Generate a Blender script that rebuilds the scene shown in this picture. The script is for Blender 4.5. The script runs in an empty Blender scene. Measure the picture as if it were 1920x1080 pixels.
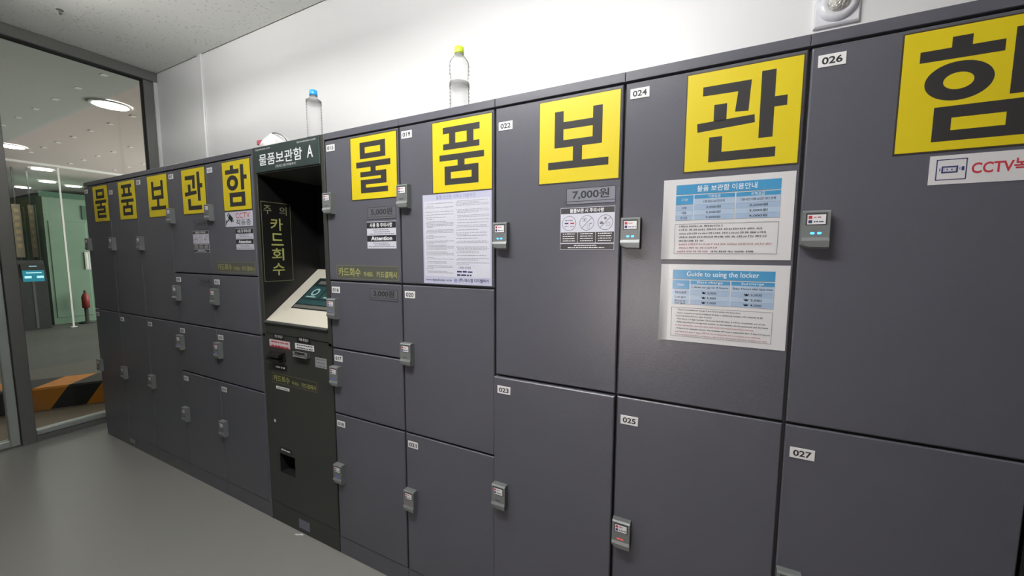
import bpy, math, random
from mathutils import Matrix, Vector

random.seed(7)
SC = bpy.context.scene
COL = SC.collection

# ------------------------------------------------------------------ camera
F_PX = 707.893                                  # focal length in pixels of a 1920 px wide frame
PITCH, ROLL, YAW = -0.0900175, 0.003602, 0.461401
cam_data = bpy.data.cameras.new('camera')
cam_data.sensor_width = 36.0
cam_data.lens = F_PX / 1920.0 * 36.0
cam_data.clip_start = 0.02
cam = bpy.data.objects.new('camera', cam_data)
COL.objects.link(cam)
fwd = Vector((-math.sin(YAW) * math.cos(PITCH), math.cos(YAW) * math.cos(PITCH), math.sin(PITCH)))
rgt = Vector((math.cos(YAW), math.sin(YAW), 0))
upv = rgt.cross(fwd)
r2 = rgt * math.cos(ROLL) + upv * math.sin(ROLL)
u2 = upv * math.cos(ROLL) - rgt * math.sin(ROLL)
m = Matrix((( r2.x, u2.x, -fwd.x, 1.44987), (r2.y, u2.y, -fwd.y, -1.12058), (r2.z, u2.z, -fwd.z, 1.39644), (0, 0, 0, 1)))
cam.matrix_world = m
SC.camera = cam

# ------------------------------------------------------------------ world, exposure
SC.view_settings.view_transform = 'Standard'
SC.view_settings.look = 'None'
SC.view_settings.gamma = 1.0
SC.view_settings.use_curve_mapping = False
SC.view_settings.exposure = 0.0
w = bpy.data.worlds.new('world')
SC.world = w
w.use_nodes = True
w.node_tree.nodes['Background'].inputs[0].default_value = (0.9, 0.95, 1.0, 1)
w.node_tree.nodes['Background'].inputs[1].default_value = 0.05

# large lights of the place
TUBE_POS, TUBE_STRENGTH = (0.66, -0.95), 150.0          # twin-tube batten in front of the right lockers
TUBE2_POS, TUBE2_STRENGTH = (-1.40, -0.60), 51.0           # weaker batten near the glass partition
DOWNLIGHT_STRENGTH = 45.0


def area_light(name, loc, direction, sx, sy, power, color):
    d = bpy.data.lights.new(name, 'AREA')
    d.shape = 'RECTANGLE'
    d.size, d.size_y, d.energy, d.color = sx, sy, power, color
    o = bpy.data.objects.new(name, d)
    COL.objects.link(o)
    o.location = loc
    o.rotation_euler = Vector(direction).to_track_quat('-Z', 'Y').to_euler()
    return o


# unseen warm light added behind the photographer for the highlight on the doors
rear_glow = area_light('rear_glow_light', (0.93, -3.25, 0.92), (0.1, 1, 0.1), 0.36, 0.58, 3.4, (1.0, 0.88, 0.82))
rear_glow.data.spread = math.radians(70)

area_light('hall_fill_light', (-6.2, 5.8, 1.4), (0.0, -1, 0.25), 5.0, 2.0, 520.0, (1.0, 0.93, 0.88))  # unseen fill light added to brighten the hall ceiling and walls

# ------------------------------------------------------------------ materials
MATS = {}


def mat(name, color, rough=0.5, metal=0.0, emit=None, estr=0.0, bump=None, var=None, coat=0.0, spec=0.5):
    """bump=(scale, strength, distance)   var=(scale, other colour, low, high)"""
    mt = bpy.data.materials.new(name)
    mt.use_nodes = True
    nt = mt.node_tree
    b = nt.nodes['Principled BSDF']
    b.inputs['Base Color'].default_value = (*color, 1)
    b.inputs['Roughness'].default_value = rough
    b.inputs['Metallic'].default_value = metal
    b.inputs['Specular IOR Level'].default_value = spec
    b.inputs['Coat Weight'].default_value = coat
    b.inputs['Coat Roughness'].default_value = 0.08
    if emit:
        b.inputs['Emission Color'].default_value = (*emit, 1)
        b.inputs['Emission Strength'].default_value = estr
    if bump or var:
        tc = nt.nodes.new('ShaderNodeNewGeometry')
    if var:
        n = nt.nodes.new('ShaderNodeTexNoise')
        n.inputs['Scale'].default_value = var[0]
        n.inputs['Detail'].default_value = 6
        r = nt.nodes.new('ShaderNodeValToRGB')
        r.color_ramp.elements[0].position, r.color_ramp.elements[1].position = var[2], var[3]
        r.color_ramp.elements[0].color = (*color, 1)
        r.color_ramp.elements[1].color = (*var[1], 1)
        nt.links.new(tc.outputs['Position'], n.inputs['Vector'])
        nt.links.new(n.outputs['Fac'], r.inputs['Fac'])
        nt.links.new(r.outputs['Color'], b.inputs['Base Color'])
    if bump:
        n = nt.nodes.new('ShaderNodeTexNoise')
        n.inputs['Scale'].default_value = bump[0]
        n.inputs['Detail'].default_value = 3
        bp = nt.nodes.new('ShaderNodeBump')
        bp.inputs['Strength'].default_value = bump[1]
        bp.inputs['Distance'].default_value = bump[2]
        nt.links.new(tc.outputs['Position'], n.inputs['Vector'])
        nt.links.new(n.outputs['Fac'], bp.inputs['Height'])
        nt.links.new(bp.outputs['Normal'], b.inputs['Normal'])
    MATS[name] = mt
    return mt


def clear_mat(name, tint, ior, diffuse=0.0, dcol=(1, 1, 1), rough=0.0):
    """clear sheet: see-through, with the surface reflection of its index"""
    mt = bpy.data.materials.new(name)
    mt.use_nodes = True
    nt = mt.node_tree
    nt.nodes.clear()
    out = nt.nodes.new('ShaderNodeOutputMaterial')
    tr = nt.nodes.new('ShaderNodeBsdfTransparent')
    tr.inputs[0].default_value = (*tint, 1)
    gl = nt.nodes.new('ShaderNodeBsdfGlossy')
    gl.inputs['Roughness'].default_value = rough
    fr = nt.nodes.new('ShaderNodeFresnel')
    fr.inputs['IOR'].default_value = ior
    mx = nt.nodes.new('ShaderNodeMixShader')
    nt.links.new(fr.outputs[0], mx.inputs[0])
    last = tr.outputs[0]
    if diffuse:
        d1 = nt.nodes.new('ShaderNodeBsdfDiffuse')
        d1.inputs[0].default_value = (*dcol, 1)
        d2 = nt.nodes.new('ShaderNodeBsdfTranslucent')
        d2.inputs[0].default_value = (*dcol, 1)
        df = nt.nodes.new('ShaderNodeAddShader')
        nt.links.new(d1.outputs[0], df.inputs[0])
        nt.links.new(d2.outputs[0], df.inputs[1])
        m2 = nt.nodes.new('ShaderNodeMixShader')
        m2.inputs[0].default_value = diffuse
        nt.links.new(tr.outputs[0], m2.inputs[1])
        nt.links.new(df.outputs[0], m2.inputs[2])
        last = m2.outputs[0]
    nt.links.new(last, mx.inputs[1])
    nt.links.new(gl.outputs[0], mx.inputs[2])
    nt.links.new(mx.outputs[0], out.inputs[0])
    MATS[name] = mt
    return mt


mat('locker', (0.095, 0.097, 0.119), 0.31, bump=(300, 0.3, 0.0012), var=(1.3, (0.102, 0.102, 0.122), 0.3, 0.7))
mat('carcass', (0.05, 0.05, 0.056), 0.6)
mat('kiosk', (0.036, 0.038, 0.034), 0.5, bump=(380, 0.2, 0.0008))
mat('kiosk_head', (0.03, 0.048, 0.046), 0.4)
mat('kiosk_patch', (0.045, 0.045, 0.045), 0.5)
mat('recess_black', (0.008, 0.008, 0.008), 0.35)
mat('void', (0.002, 0.002, 0.002), 0.9)
mat('wall_paint', (0.775, 0.78, 0.79), 0.35, bump=(60, 0.04, 0.001))
mat('wall_plain', (0.62, 0.62, 0.6), 0.7)
mat('wall_dim', (0.075, 0.075, 0.08), 0.7)
mat('trim_white', (0.74, 0.75, 0.76), 0.35)
mat('bronze', (0.17, 0.172, 0.165), 0.42, metal=0.3)
mat('aluminium', (0.55, 0.6, 0.58), 0.4, metal=0.55)
mat('rubber', (0.01, 0.01, 0.01), 0.7)
mat('floor_epoxy', (0.27, 0.27, 0.255), 0.34, var=(1.6, (0.285, 0.28, 0.265), 0.35, 0.7), bump=(14, 0.05, 0.002))
mat('yellow', (0.69, 0.555, 0.014), 0.42)
mat('glyph', (0.03, 0.029, 0.029), 0.6, spec=0.3)
mat('glyph_edge', (0.045, 0.035, 0.018), 0.5)
mat('paper', (0.7, 0.7, 0.72), 0.3, coat=0.35)
mat('paper_lilac', (0.53, 0.54, 0.69), 0.4)
mat('paper_white', (0.64, 0.65, 0.74), 0.4)
mat('plate_white', (0.82, 0.82, 0.83), 0.4)
mat('ink', (0.02, 0.02, 0.024), 0.5)
mat('ink_grey', (0.2, 0.2, 0.22), 0.5)
mat('ink_navy', (0.03, 0.035, 0.13), 0.5)
mat('ink_red', (0.5, 0.04, 0.06), 0.5)
mat('ink_dullred', (0.42, 0.14, 0.17), 0.5)
mat('ink_lilac', (0.27, 0.3, 0.52), 0.5)
mat('table_blue', (0.07, 0.3, 0.55), 0.25, coat=0.5)
mat('table_pale', (0.44, 0.56, 0.72), 0.25, coat=0.5)
mat('table_mid', (0.37, 0.49, 0.67), 0.25, coat=0.5)
mat('ink_white', (0.85, 0.87, 0.9), 0.4)
mat('olive', (0.42, 0.43, 0.13), 0.5)
mat('olive_dim', (0.26, 0.27, 0.14), 0.5)
mat('strip_back', (0.09, 0.095, 0.08), 0.45)
mat('price_film', (0.115, 0.115, 0.13), 0.45)
mat('price_silver', (0.3, 0.31, 0.37), 0.3, metal=0.4)
mat('strip_kiosk', (0.034, 0.036, 0.028), 0.5)
mat('key_white', (0.85, 0.85, 0.83), 0.25)
mat('caution_dark', (0.05, 0.046, 0.05), 0.45)
mat('lock_body', (0.2, 0.215, 0.215), 0.42, metal=0.2)
mat('lock_dark', (0.05, 0.05, 0.055), 0.5)
mat('led_blue', (0.05, 0.2, 0.6), 0.3, emit=(0.03, 0.3, 1.0), estr=5.0)
mat('led_blue_dim', (0.05, 0.1, 0.45), 0.3, emit=(0.12, 0.16, 1.0), estr=0.5)
mat('led_red', (0.5, 0.05, 0.06), 0.3, emit=(1.0, 0.07, 0.09), estr=0.9)
mat('led_red_dim', (0.35, 0.1, 0.1), 0.3, emit=(1.0, 0.1, 0.1), estr=0.12)
mat('led_off', (0.06, 0.07, 0.075), 0.3)
mat('bezel', (0.72, 0.68, 0.58), 0.4)
mat('screen_glass', (0.015, 0.018, 0.018), 0.12, emit=(0.02, 0.05, 0.05), estr=0.25)
mat('screen_teal', (0.02, 0.05, 0.052), 0.2, emit=(0.03, 0.1, 0.11), estr=0.22)
mat('screen_light', (0.2, 0.26, 0.26), 0.2, emit=(0.3, 0.45, 0.45), estr=0.4)
mat('screen_grey', (0.1, 0.1, 0.09), 0.2, emit=(0.2, 0.19, 0.17), estr=0.25)
mat('chrome', (0.55, 0.55, 0.55), 0.25, metal=0.9)
mat('silver_label', (0.42, 0.42, 0.44), 0.35, metal=0.3)
mat('silver_blue', (0.2, 0.21, 0.29), 0.4, metal=0.3)
mat('black_plastic', (0.007, 0.007, 0.008), 0.35)
mat('red_edge', (0.3, 0.02, 0.04), 0.5)
mat('pink_label', (0.72, 0.6, 0.64), 0.5)
mat('cap_blue', (0.02, 0.33, 0.78), 0.35)
mat('cap_green', (0.5, 0.68, 0.03), 0.35)
clear_mat('pet', (0.995, 0.995, 1.0), 1.09, diffuse=0.26, dcol=(0.5, 0.5, 0.5), rough=0.2)
clear_mat('pet_refract_grey', (0.84, 0.84, 0.84), 1.12, diffuse=0.3, dcol=(0.3, 0.3, 0.3), rough=0.2)
clear_mat('pane', (0.90, 0.935, 0.92), 1.5)
mat('bag_white', (0.85, 0.85, 0.86), 0.3, bump=(30, 0.4, 0.01))
mat('bag_red', (0.5, 0.09, 0.13), 0.4)
mat('bag_dark', (0.16, 0.16, 0.16), 0.4)
mat('lamp_white', (0.72, 0.73, 0.78), 0.25)
mat('lamp_lens', (0.6, 0.59, 0.56), 0.15, metal=0.5, bump=(90, 0.9, 0.01))
mat('tube', (0.9, 0.9, 0.9), 0.5, emit=(1.0, 0.985, 0.96), estr=TUBE_STRENGTH)
mat('tube_dim', (0.9, 0.9, 0.9), 0.5, emit=(1.0, 0.97, 0.93), estr=TUBE2_STRENGTH)
mat('downlight', (1, 1, 1), 0.5, emit=(1.0, 0.96, 0.9), estr=DOWNLIGHT_STRENGTH)
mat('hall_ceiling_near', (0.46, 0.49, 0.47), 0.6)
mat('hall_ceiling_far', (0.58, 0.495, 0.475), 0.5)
mat('hall_floor', (0.2, 0.16, 0.11), 0.6, var=(2.0, (0.24, 0.2, 0.15), 0.3, 0.7))
mat('hall_road', (0.075, 0.085, 0.078), 0.7, var=(1.2, (0.1, 0.11, 0.1), 0.3, 0.7))
mat('hall_road_pale', (0.11, 0.11, 0.095), 0.7)
mat('hall_wall', (0.45, 0.42, 0.39), 0.7)
mat('green_wall', (0.14, 0.24, 0.17), 0.35, var=(1.6, (0.2, 0.3, 0.23), 0.3, 0.75))
mat('green_dark', (0.045, 0.12, 0.075), 0.5)
mat('green_pale', (0.22, 0.3, 0.22), 0.4)
mat('banner', (0.22, 0.2, 0.14), 0.6)
mat('banner_print', (0.36, 0.3, 0.16), 0.6)
mat('machine_dark', (0.03, 0.035, 0.033), 0.5)
mat('machine_screen', (0.02, 0.12, 0.16), 0.3, emit=(0.03, 0.3, 0.42), estr=0.6)
mat('machine_light', (0.3, 0.6, 0.65), 0.3, emit=(0.5, 0.85, 0.95), estr=0.9)
mat('hazard_yellow', (0.6, 0.22, 0.012), 0.55, var=(9, (0.48, 0.16, 0.01), 0.45, 0.8))
mat('hazard_black', (0.014, 0.014, 0.013), 0.6)
mat('ext_red', (0.2, 0.025, 0.02), 0.5)
mat('hall_white', (0.7, 0.72, 0.7), 0.5)
mat('clip_white', (0.92, 0.92, 0.92), 0.3)
mat('scrap', (0.8, 0.8, 0.78), 0.6)


def ceiling_mat():
    mt = mat('ceiling_board', (0.80, 0.81, 0.775), 0.9)
    nt = mt.node_tree
    b = nt.nodes['Principled BSDF']
    g = nt.nodes.new('ShaderNodeNewGeometry')
    v = nt.nodes.new('ShaderNodeTexVoronoi')
    v.inputs['Scale'].default_value = 34
    v.inputs['Randomness'].default_value = 1.0
    n = nt.nodes.new('ShaderNodeTexNoise')
    n.inputs['Scale'].default_value = 9
    add = nt.nodes.new('ShaderNodeMath')
    add.operation = 'MULTIPLY_ADD'
    add.inputs[1].default_value = -0.34
    r = nt.nodes.new('ShaderNodeValToRGB')
    r.color_ramp.elements[0].position, r.color_ramp.elements[1].position = 0.0, 0.045
    r.color_ramp.elements[0].color = (0.6, 0.6, 0.57, 1)
    r.color_ramp.elements[1].color = (0.80, 0.81, 0.775, 1)
    nt.links.new(g.outputs['Position'], v.inputs['Vector'])
    nt.links.new(g.outputs['Position'], n.inputs['Vector'])
    nt.links.new(n.outputs['Fac'], add.inputs[0])
    nt.links.new(v.outputs['Distance'], add.inputs[2])
    nt.links.new(add.outputs[0], r.inputs['Fac'])
    nt.links.new(r.outputs['Color'], b.inputs['Base Color'])


ceiling_mat()

# ------------------------------------------------------------------ mesh building
_text_cache = {}


def text_mesh(body, bold):
    key = (body, bold)
    if key not in _text_cache:
        cu = bpy.data.curves.new('t', 'FONT')
        cu.body = body
        cu.offset = bold
        cu.resolution_u = 3
        o = bpy.data.objects.new('t', cu)
        me = o.to_mesh()
        vs = [(v.co.x, v.co.y) for v in me.vertices]
        fs = [tuple(p.vertices) for p in me.polygons]
        o.to_mesh_clear()
        bpy.data.objects.remove(o)
        bpy.data.curves.remove(cu)
        x0, x1 = min(v[0] for v in vs), max(v[0] for v in vs)
        y0, y1 = min(v[1] for v in vs), max(v[1] for v in vs)
        vs = [((a - x0) / (x1 - x0), (b - y0) / (y1 - y0)) for a, b in vs]
        _text_cache[key] = (vs, fs, (x1 - x0) / (y1 - y0))
    return _text_cache[key]


class MB:
    """collects faces in a frame: u to the right, v up, w towards the viewer (default: the locker front, u=x v=z w=-y)"""

    def __init__(self, org=(0, 0, 0), u=(1, 0, 0), v=(0, 0, 1), n=(0, -1, 0)):
        self.o, self.u, self.v, self.n = Vector(org), Vector(u), Vector(v), Vector(n)
        self.V, self.F, self.M, self.names, self.smooth = [], [], [], [], []

    def mi(self, name):
        if name not in self.names:
            self.names.append(name)
        return self.names.index(name)

    def pt(self, a, b, c=0.0):
        self.V.append(tuple(self.o + self.u * a + self.v * b + self.n * c))
        return len(self.V) - 1

    def face(self, idx, mt, smooth=False):
        self.F.append(tuple(idx))
        self.M.append(self.mi(mt))
        self.smooth.append(smooth)

    def poly(self, pts, mt, w=0.0):
        self.face([self.pt(a, b, w) for a, b in pts], mt)

    def rect(self, u0, u1, v0, v1, mt, w=0.0):
        self.poly([(u0, v0), (u1, v0), (u1, v1), (u0, v1)], mt, w)

    def frame(self, u0, u1, v0, v1, t, mt, w=0.0):
        self.rect(u0, u1, v0, v0 + t, mt, w)
        self.rect(u0, u1, v1 - t, v1, mt, w)
        self.rect(u0, u0 + t, v0 + t, v1 - t, mt, w)
        self.rect(u1 - t, u1, v0 + t, v1 - t, mt, w)

    def ring(self, cu, cv, r0, r1, mt, w=0.0, n=32, sx=1.0):
        a = [self.pt(cu + sx * r0 * math.cos(2 * math.pi * i / n), cv + r0 * math.sin(2 * math.pi * i / n), w) for i in range(n)]
        b = [self.pt(cu + sx * r1 * math.cos(2 * math.pi * i / n), cv + r1 * math.sin(2 * math.pi * i / n), w) for i in range(n)]
        for i in range(n):
            j = (i + 1) % n
            self.face([a[i], b[i], b[j], a[j]], mt)

    def disc(self, cu, cv, r, mt, w=0.0, n=20, sx=1.0):
        self.poly([(cu + sx * r * math.cos(2 * math.pi * i / n), cv + r * math.sin(2 * math.pi * i / n)) for i in range(n)], mt, w)

    def line(self, a, b, t, mt, w=0.0):
        d = Vector((b[0] - a[0], b[1] - a[1])).normalized()
        px, py = -d.y * t / 2, d.x * t / 2
        self.poly([(a[0] + px, a[1] + py), (a[0] - px, a[1] - py), (b[0] - px, b[1] - py), (b[0] + px, b[1] + py)], mt, w)

    def box(self, u0, u1, v0, v1, w0, w1, mt, bev=0.0):
        """box from depth w0 (back) to w1 (front), front edges chamfered by bev"""
        b = bev
        lay = [[(u0, v0), (u1, v0), (u1, v1), (u0, v1)]]
        ws = [w0]
        if b > 0:
            lay.append(lay[0]); ws.append(w1 - b)
            lay.append([(u0 + b, v0 + b), (u1 - b, v0 + b), (u1 - b, v1 - b), (u0 + b, v1 - b)]); ws.append(w1)
        else:
            lay.append(lay[0]); ws.append(w1)
        ids = [[self.pt(p[0], p[1], wz) for p in L] for L, wz in zip(lay, ws)]
        self.face(ids[0][::-1], mt)
        self.face(ids[-1], mt)
        for k in range(len(ids) - 1):
            for i in range(4):
                j = (i + 1) % 4
                self.face([ids[k][i], ids[k][j], ids[k + 1][j], ids[k + 1][i]], mt)

    def prism(self, prof, u0, u1, mt):
        """profile of (v, w) points swept along u"""
        a = [self.pt(u0, p[0], p[1]) for p in prof]
        b = [self.pt(u1, p[0], p[1]) for p in prof]
        n = len(prof)
        self.face(a, mt)
        self.face(b[::-1], mt)
        for i in range(n):
            j = (i + 1) % n
            self.face([a[j], a[i], b[i], b[j]], mt)

    def text(self, body, u0, u1, v0, v1, mt, w=0.0, bold=0.0):
        vs, fs, _ = text_mesh(body, bold)
        base = len(self.V)
        for a, b in vs:
            self.pt(u0 + a * (u1 - u0), v0 + b * (v1 - v0), w)
        for f in fs:
            self.face([base + i for i in f], mt)

    def greek(self, u0, u1, v, h, mt, w=0.0, rnd=random):
        """a line of lettering too small to read: word-shaped dashes"""
        u = u0
        while u < u1 - h * 0.6:
            L = min(h * rnd.uniform(0.9, 3.4), u1 - u)
            self.rect(u, u + L, v - h * 0.5, v + h * 0.5 * rnd.uniform(0.5, 1.0), mt, w)
            u += L + h * rnd.uniform(0.35, 0.7)

    def blocks(self, u0, u1, v, h, mt, w=0.0, rnd=random):
        """a line of Korean-looking print too small to read: square blocks of three or four strokes"""
        u, t, left = u0, h * 0.17, rnd.randint(2, 5)
        while u < u1 - h * 0.7:
            a = h * 0.8
            for k in range(rnd.choice((2, 3, 3))):
                z = v - h * 0.42 + k * h * 0.34
                self.rect(u, u + a * rnd.uniform(0.55, 0.9), z, z + t, mt, w)
            x = u + a * rnd.choice((0.0, 0.45, 0.78, 0.78))
            self.rect(x, x + t, v - h * rnd.uniform(0.1, 0.42), v + h * 0.45, mt, w)
            u += h * 0.92
            left -= 1
            if left == 0:
                u += h * 0.45
                left = rnd.randint(2, 5)

    def lathe(self, cx, cy, prof, mt, n=28, sx=1.0, sy=1.0):
        """prof of (z, radius, material or None) about a vertical axis, world coordinates"""
        rings = []
        for p in prof:
            z, r = p[0], p[1]
            rings.append([])
            for i in range(n):
                a = 2 * math.pi * i / n
                self.V.append((cx + sx * r * math.cos(a), cy + sy * r * math.sin(a), z))
                rings[-1].append(len(self.V) - 1)
        for k in range(len(rings) - 1):
            mm = prof[k][2] if len(prof[k]) > 2 else mt
            for i in range(n):
                j = (i + 1) % n
                self.face([rings[k][i], rings[k][j], rings[k + 1][j], rings[k + 1][i]], mm, True)
        self.face(rings[0][::-1], mt)
        self.face(rings[-1], prof[-1][2] if len(prof[-1]) > 2 else mt)

    def build(self, name, parent=None, base=None):
        off = Vector(base) if base is not None else (Vector(parent['_base']) if parent is not None and '_base' in parent else Vector((0, 0, 0)))
        me = bpy.data.meshes.new(name)
        me.from_pydata([tuple(Vector(v) - off) for v in self.V], [], self.F)
        for nm in self.names:
            me.materials.append(MATS[nm])
        me.polygons.foreach_set('material_index', self.M)
        me.polygons.foreach_set('use_smooth', self.smooth)
        me.update()
        o = bpy.data.objects.new(name, me)
        COL.objects.link(o)
        o['_base'] = tuple(off)
        if parent is not None:
            o.parent = parent
        elif base is not None:
            o.location = base
        return o


def thing(name, base, label, cat, group=None):
    o = bpy.data.objects.new(name, None)
    COL.objects.link(o)
    o.empty_display_size = 0.05
    o.location = base
    o['_base'] = tuple(base)
    o['label'] = label
    o['category'] = cat
    if group:
        o['group'] = group
    return o


def tag(o, label, cat, group=None):
    o['label'] = label
    o['category'] = cat
    if group:
        o['group'] = group
    return o


def struct(o, label=None):
    o['kind'] = 'structure'
    if label:
        o['label'] = label
    return o


# ------------------------------------------------------------------ the room
W = 0.414                      # width of one locker column
TOP, DTOP = 1.900, 1.871       # cabinet top, top of the upper doors
ZA, ZB, ZC, ZP = 1.278, 0.978, 0.680, 0.086
CEIL = 2.95
YW = 0.58                      # rear wall face
XP = -2.90                     # glass partition, inner face
YF, XR = -3.6, 4.4             # walls behind and to the right of the photographer

b = MB(); b.box(XP - 0.06, XR, YF, YW + 0.1, -0.12, 0.0, 'floor_epoxy')
b.V = [(v[0], v[2], -v[1]) for v in b.V]
struct(b.build('floor'), 'grey coated concrete floor of the locker room')

wl = MB(); wl.box(XP - 0.06, XR, 0, CEIL + 0.1, -YW - 0.12, -YW - 0.006, 'wall_plain')
wall = struct(wl.build('wall_back'), 'white panelled rear wall above the lockers')
for x0, x1 in ((XP + 0.03, -2.158), (-2.122, XR)):
    p = MB(); p.box(x0, x1, 0.0, CEIL - 0.002, -YW - 0.005, -YW, 'wall_paint', 0.002)
    p.build('wall_panel', wall)
t = MB(); t.box(-2.166, -2.114, 0, CEIL - 0.002, -YW - 0.004, -YW + 0.014, 'trim_white', 0.005)
struct(t.build('trim_1'), 'white cover strip on the joint between two wall panels')
t = MB(); t.box(XP + 0.004, XP + 0.034, 0, CEIL - 0.002, -YW - 0.004, -YW + 0.022, 'trim_white', 0.005)
struct(t.build('trim_2'), 'white corner strip where the rear wall meets the glass partition')

f = MB(); f.box(XP - 0.06, XR, 0, CEIL + 0.1, -YF, -YF + 0.1, 'wall_dim')
struct(f.build('wall_front'), 'plain wall behind the photographer')
r = MB((XR, 0, 0), (0, 1, 0), (0, 0, 1), (1, 0, 0)); r.box(YF, YW + 0.1, 0, CEIL + 0.1, 0.0, 0.1, 'wall_dim')
struct(r.build('wall_right'), 'plain wall to the right of the lockers')

# ceiling of small mineral-fibre boards
c = MB(); c.box(XP - 0.06, XR, YF, YW + 0.1, 0, 0.1, 'wall_plain')
c.V = [(v[0], v[2], CEIL + 0.012 - v[1]) for v in c.V]
c.V = [(a, bb, min(max(cc, CEIL + 0.012), CEIL + 0.112)) for a, bb, cc in c.V]
ceil = struct(c.build('ceiling'), 'ceiling of small speckled mineral-fibre boards')
TX, TY = 0.60, 0.60
tile_mesh = None
nx, ny = int((XR - XP) / TX) + 1, int((YW - YF) / TY) + 1
for i in range(nx):
    for j in range(ny):
        x0, y1 = XP + i * TX, YW - j * TY
        x1, y0 = min(x0 + TX, XR), max(y1 - TY, YF)
        if x1 - x0 < 0.05 or y1 - y0 < 0.05:
            continue
        full = abs(x1 - x0 - TX) < 1e-6 and abs(y1 - y0 - TY) < 1e-6
        if full and tile_mesh:
            o = bpy.data.objects.new('ceiling_board', tile_mesh)
            COL.objects.link(o)
        else:
            tb = MB((0, 0, 0), (1, 0, 0), (0, 1, 0), (0, 0, -1))
            tb.box(0.0006, x1 - x0 - 0.0006, 0.0006, y1 - y0 - 0.0006, -0.0115, 0.0, 'ceiling_board', 0.0012)
            o = tb.build('ceiling_board')
            if full:
                tile_mesh = o.data
        o.parent = ceil
        o.location = (x0, y0, CEIL)


def tube_light(pos, mt, label, tray=0.0):
    """white batten hung below the ceiling with two bare fluorescent tubes"""
    x, y = pos
    t = thing('ceiling_light', (x, y, CEIL), label, 'ceiling light')
    K = ((x, y, CEIL - 0.13), (1, 0, 0), (0, 1, 0), (0, 0, -1))
    q = MB(*K); q.prism([(-0.018, 0.10), (-0.018, 0.135), (0.018, 0.135), (0.018, 0.10)][::-1], -0.62, 0.62, 'trim_white'); q.build('batten', t)
    for sx in (-0.45, 0.45):
        q = MB(*K); q.box(sx - 0.006, sx + 0.006, -0.006, 0.006, -0.13, 0.102, 'trim_white'); q.build('hanger', t)
    if tray:                                    # unseen tray added under the tubes to keep light off the lower doors
        q = MB(*K); q.box(-0.62, 0.62, -0.06 - tray, 0.06 + tray, 0.190, 0.196, 'trim_white'); q.build('tray', t)
        for sx in (-0.61, 0.598):
            q = MB(*K); q.box(sx, sx + 0.012, -0.02, 0.02, 0.13, 0.192, 'trim_white'); q.build('tray_bracket', t)
    for sy in (-0.06, 0.06):
        q = MB(*K)
        n = 12
        R_ = [[q.pt(u, sy + 0.014 * math.cos(2 * math.pi * i / n), 0.150 + 0.014 * math.sin(2 * math.pi * i / n)) for i in range(n)] for u in (-0.59, 0.59)]
        for i in range(n):
            q.face([R_[0][i], R_[0][(i + 1) % n], R_[1][(i + 1) % n], R_[1][i]], mt, True)
        q.build('tube', t)
        for u in (-0.605, 0.592):
            q = MB(*K); q.box(u, u + 0.014, min(sy, 0) - 0.014 if sy < 0 else 0.0, max(sy, 0) + 0.014 if sy > 0 else 0.0, 0.132, 0.166, 'trim_white'); q.build('lamp_holder', t)


tube_light(TUBE_POS, 'tube', 'bright twin-tube ceiling batten in front of the right lockers')
tube_light(TUBE2_POS, 'tube_dim', 'weaker twin-tube ceiling batten with added light-blocking tray near the glass partition', 0.009)

# small dark hook in the ceiling
hk = MB((-2.306, -0.11, CEIL), (1, 0, 0), (0, 1, 0), (0, 0, -1))
hk.ring(0, 0, 0.004, 0.018, 'bronze', 0.003, 16); hk.disc(0, 0, 0.018, 'bronze', 0.002, 16)
hk.box(-0.005, 0.005, -0.005, 0.005, 0.0, 0.03, 'bronze', 0.002); hk.box(-0.005, 0.022, -0.005, 0.005, 0.024, 0.032, 'bronze', 0.002)
tag(hk.build('ceiling_hook', base=(-2.306, -0.11, CEIL)), 'small dark metal hook fixed in the ceiling boards', 'hook')

# ------------------------------------------------------------------ glass partition (window_1) on the left, plane x = XP
PF = dict(u=(0, 1, 0), v=(0, 0, 1), n=(1, 0, 0))       # u = y, v = z, w = x - XP


def pmb():
    return MB((XP, 0, 0), **PF)


win = bpy.data.objects.new('window_1', None)
COL.objects.link(win)
win.location = (XP, 0, 0); win['_base'] = (XP, 0, 0)
struct(win, 'full-height glass partition with dark bronze frame')


def wpart(name, *boxes, parent=None):
    q = pmb()
    for bx in boxes:
        q.box(*bx)
    return q.build(name, parent or win)


wpart('top_rail', (YF, YW, 2.872, CEIL, -0.055, 0.045, 'bronze', 0.002))
wpart('glazing_bead', (-0.285, 0.492, 2.860, 2.872, -0.02, 0.012, 'rubber', 0.001))
wpart('corner_post', (0.492, YW, 0.0, 2.872, -0.055, 0.02, 'bronze', 0.002))
wpart('glazing_bead', (0.484, 0.492, 0.06, 2.86, -0.02, 0.008, 'rubber', 0.001))
wpart('mullion', (-0.352, -0.285, 0.0, 2.872, -0.055, 0.03, 'bronze', 0.002))
wpart('base_rail', (-0.285, 0.492, 0.0, 0.040, -0.055, 0.02, 'bronze', 0.002))
wpart('sill', (-0.285, 0.492, 0.040, 0.088, -0.03, 0.012, 'aluminium', 0.008))
wpart('pane', (-0.285, 0.484, 0.088, 2.860, -0.016, -0.006, 'pane'))
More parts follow.
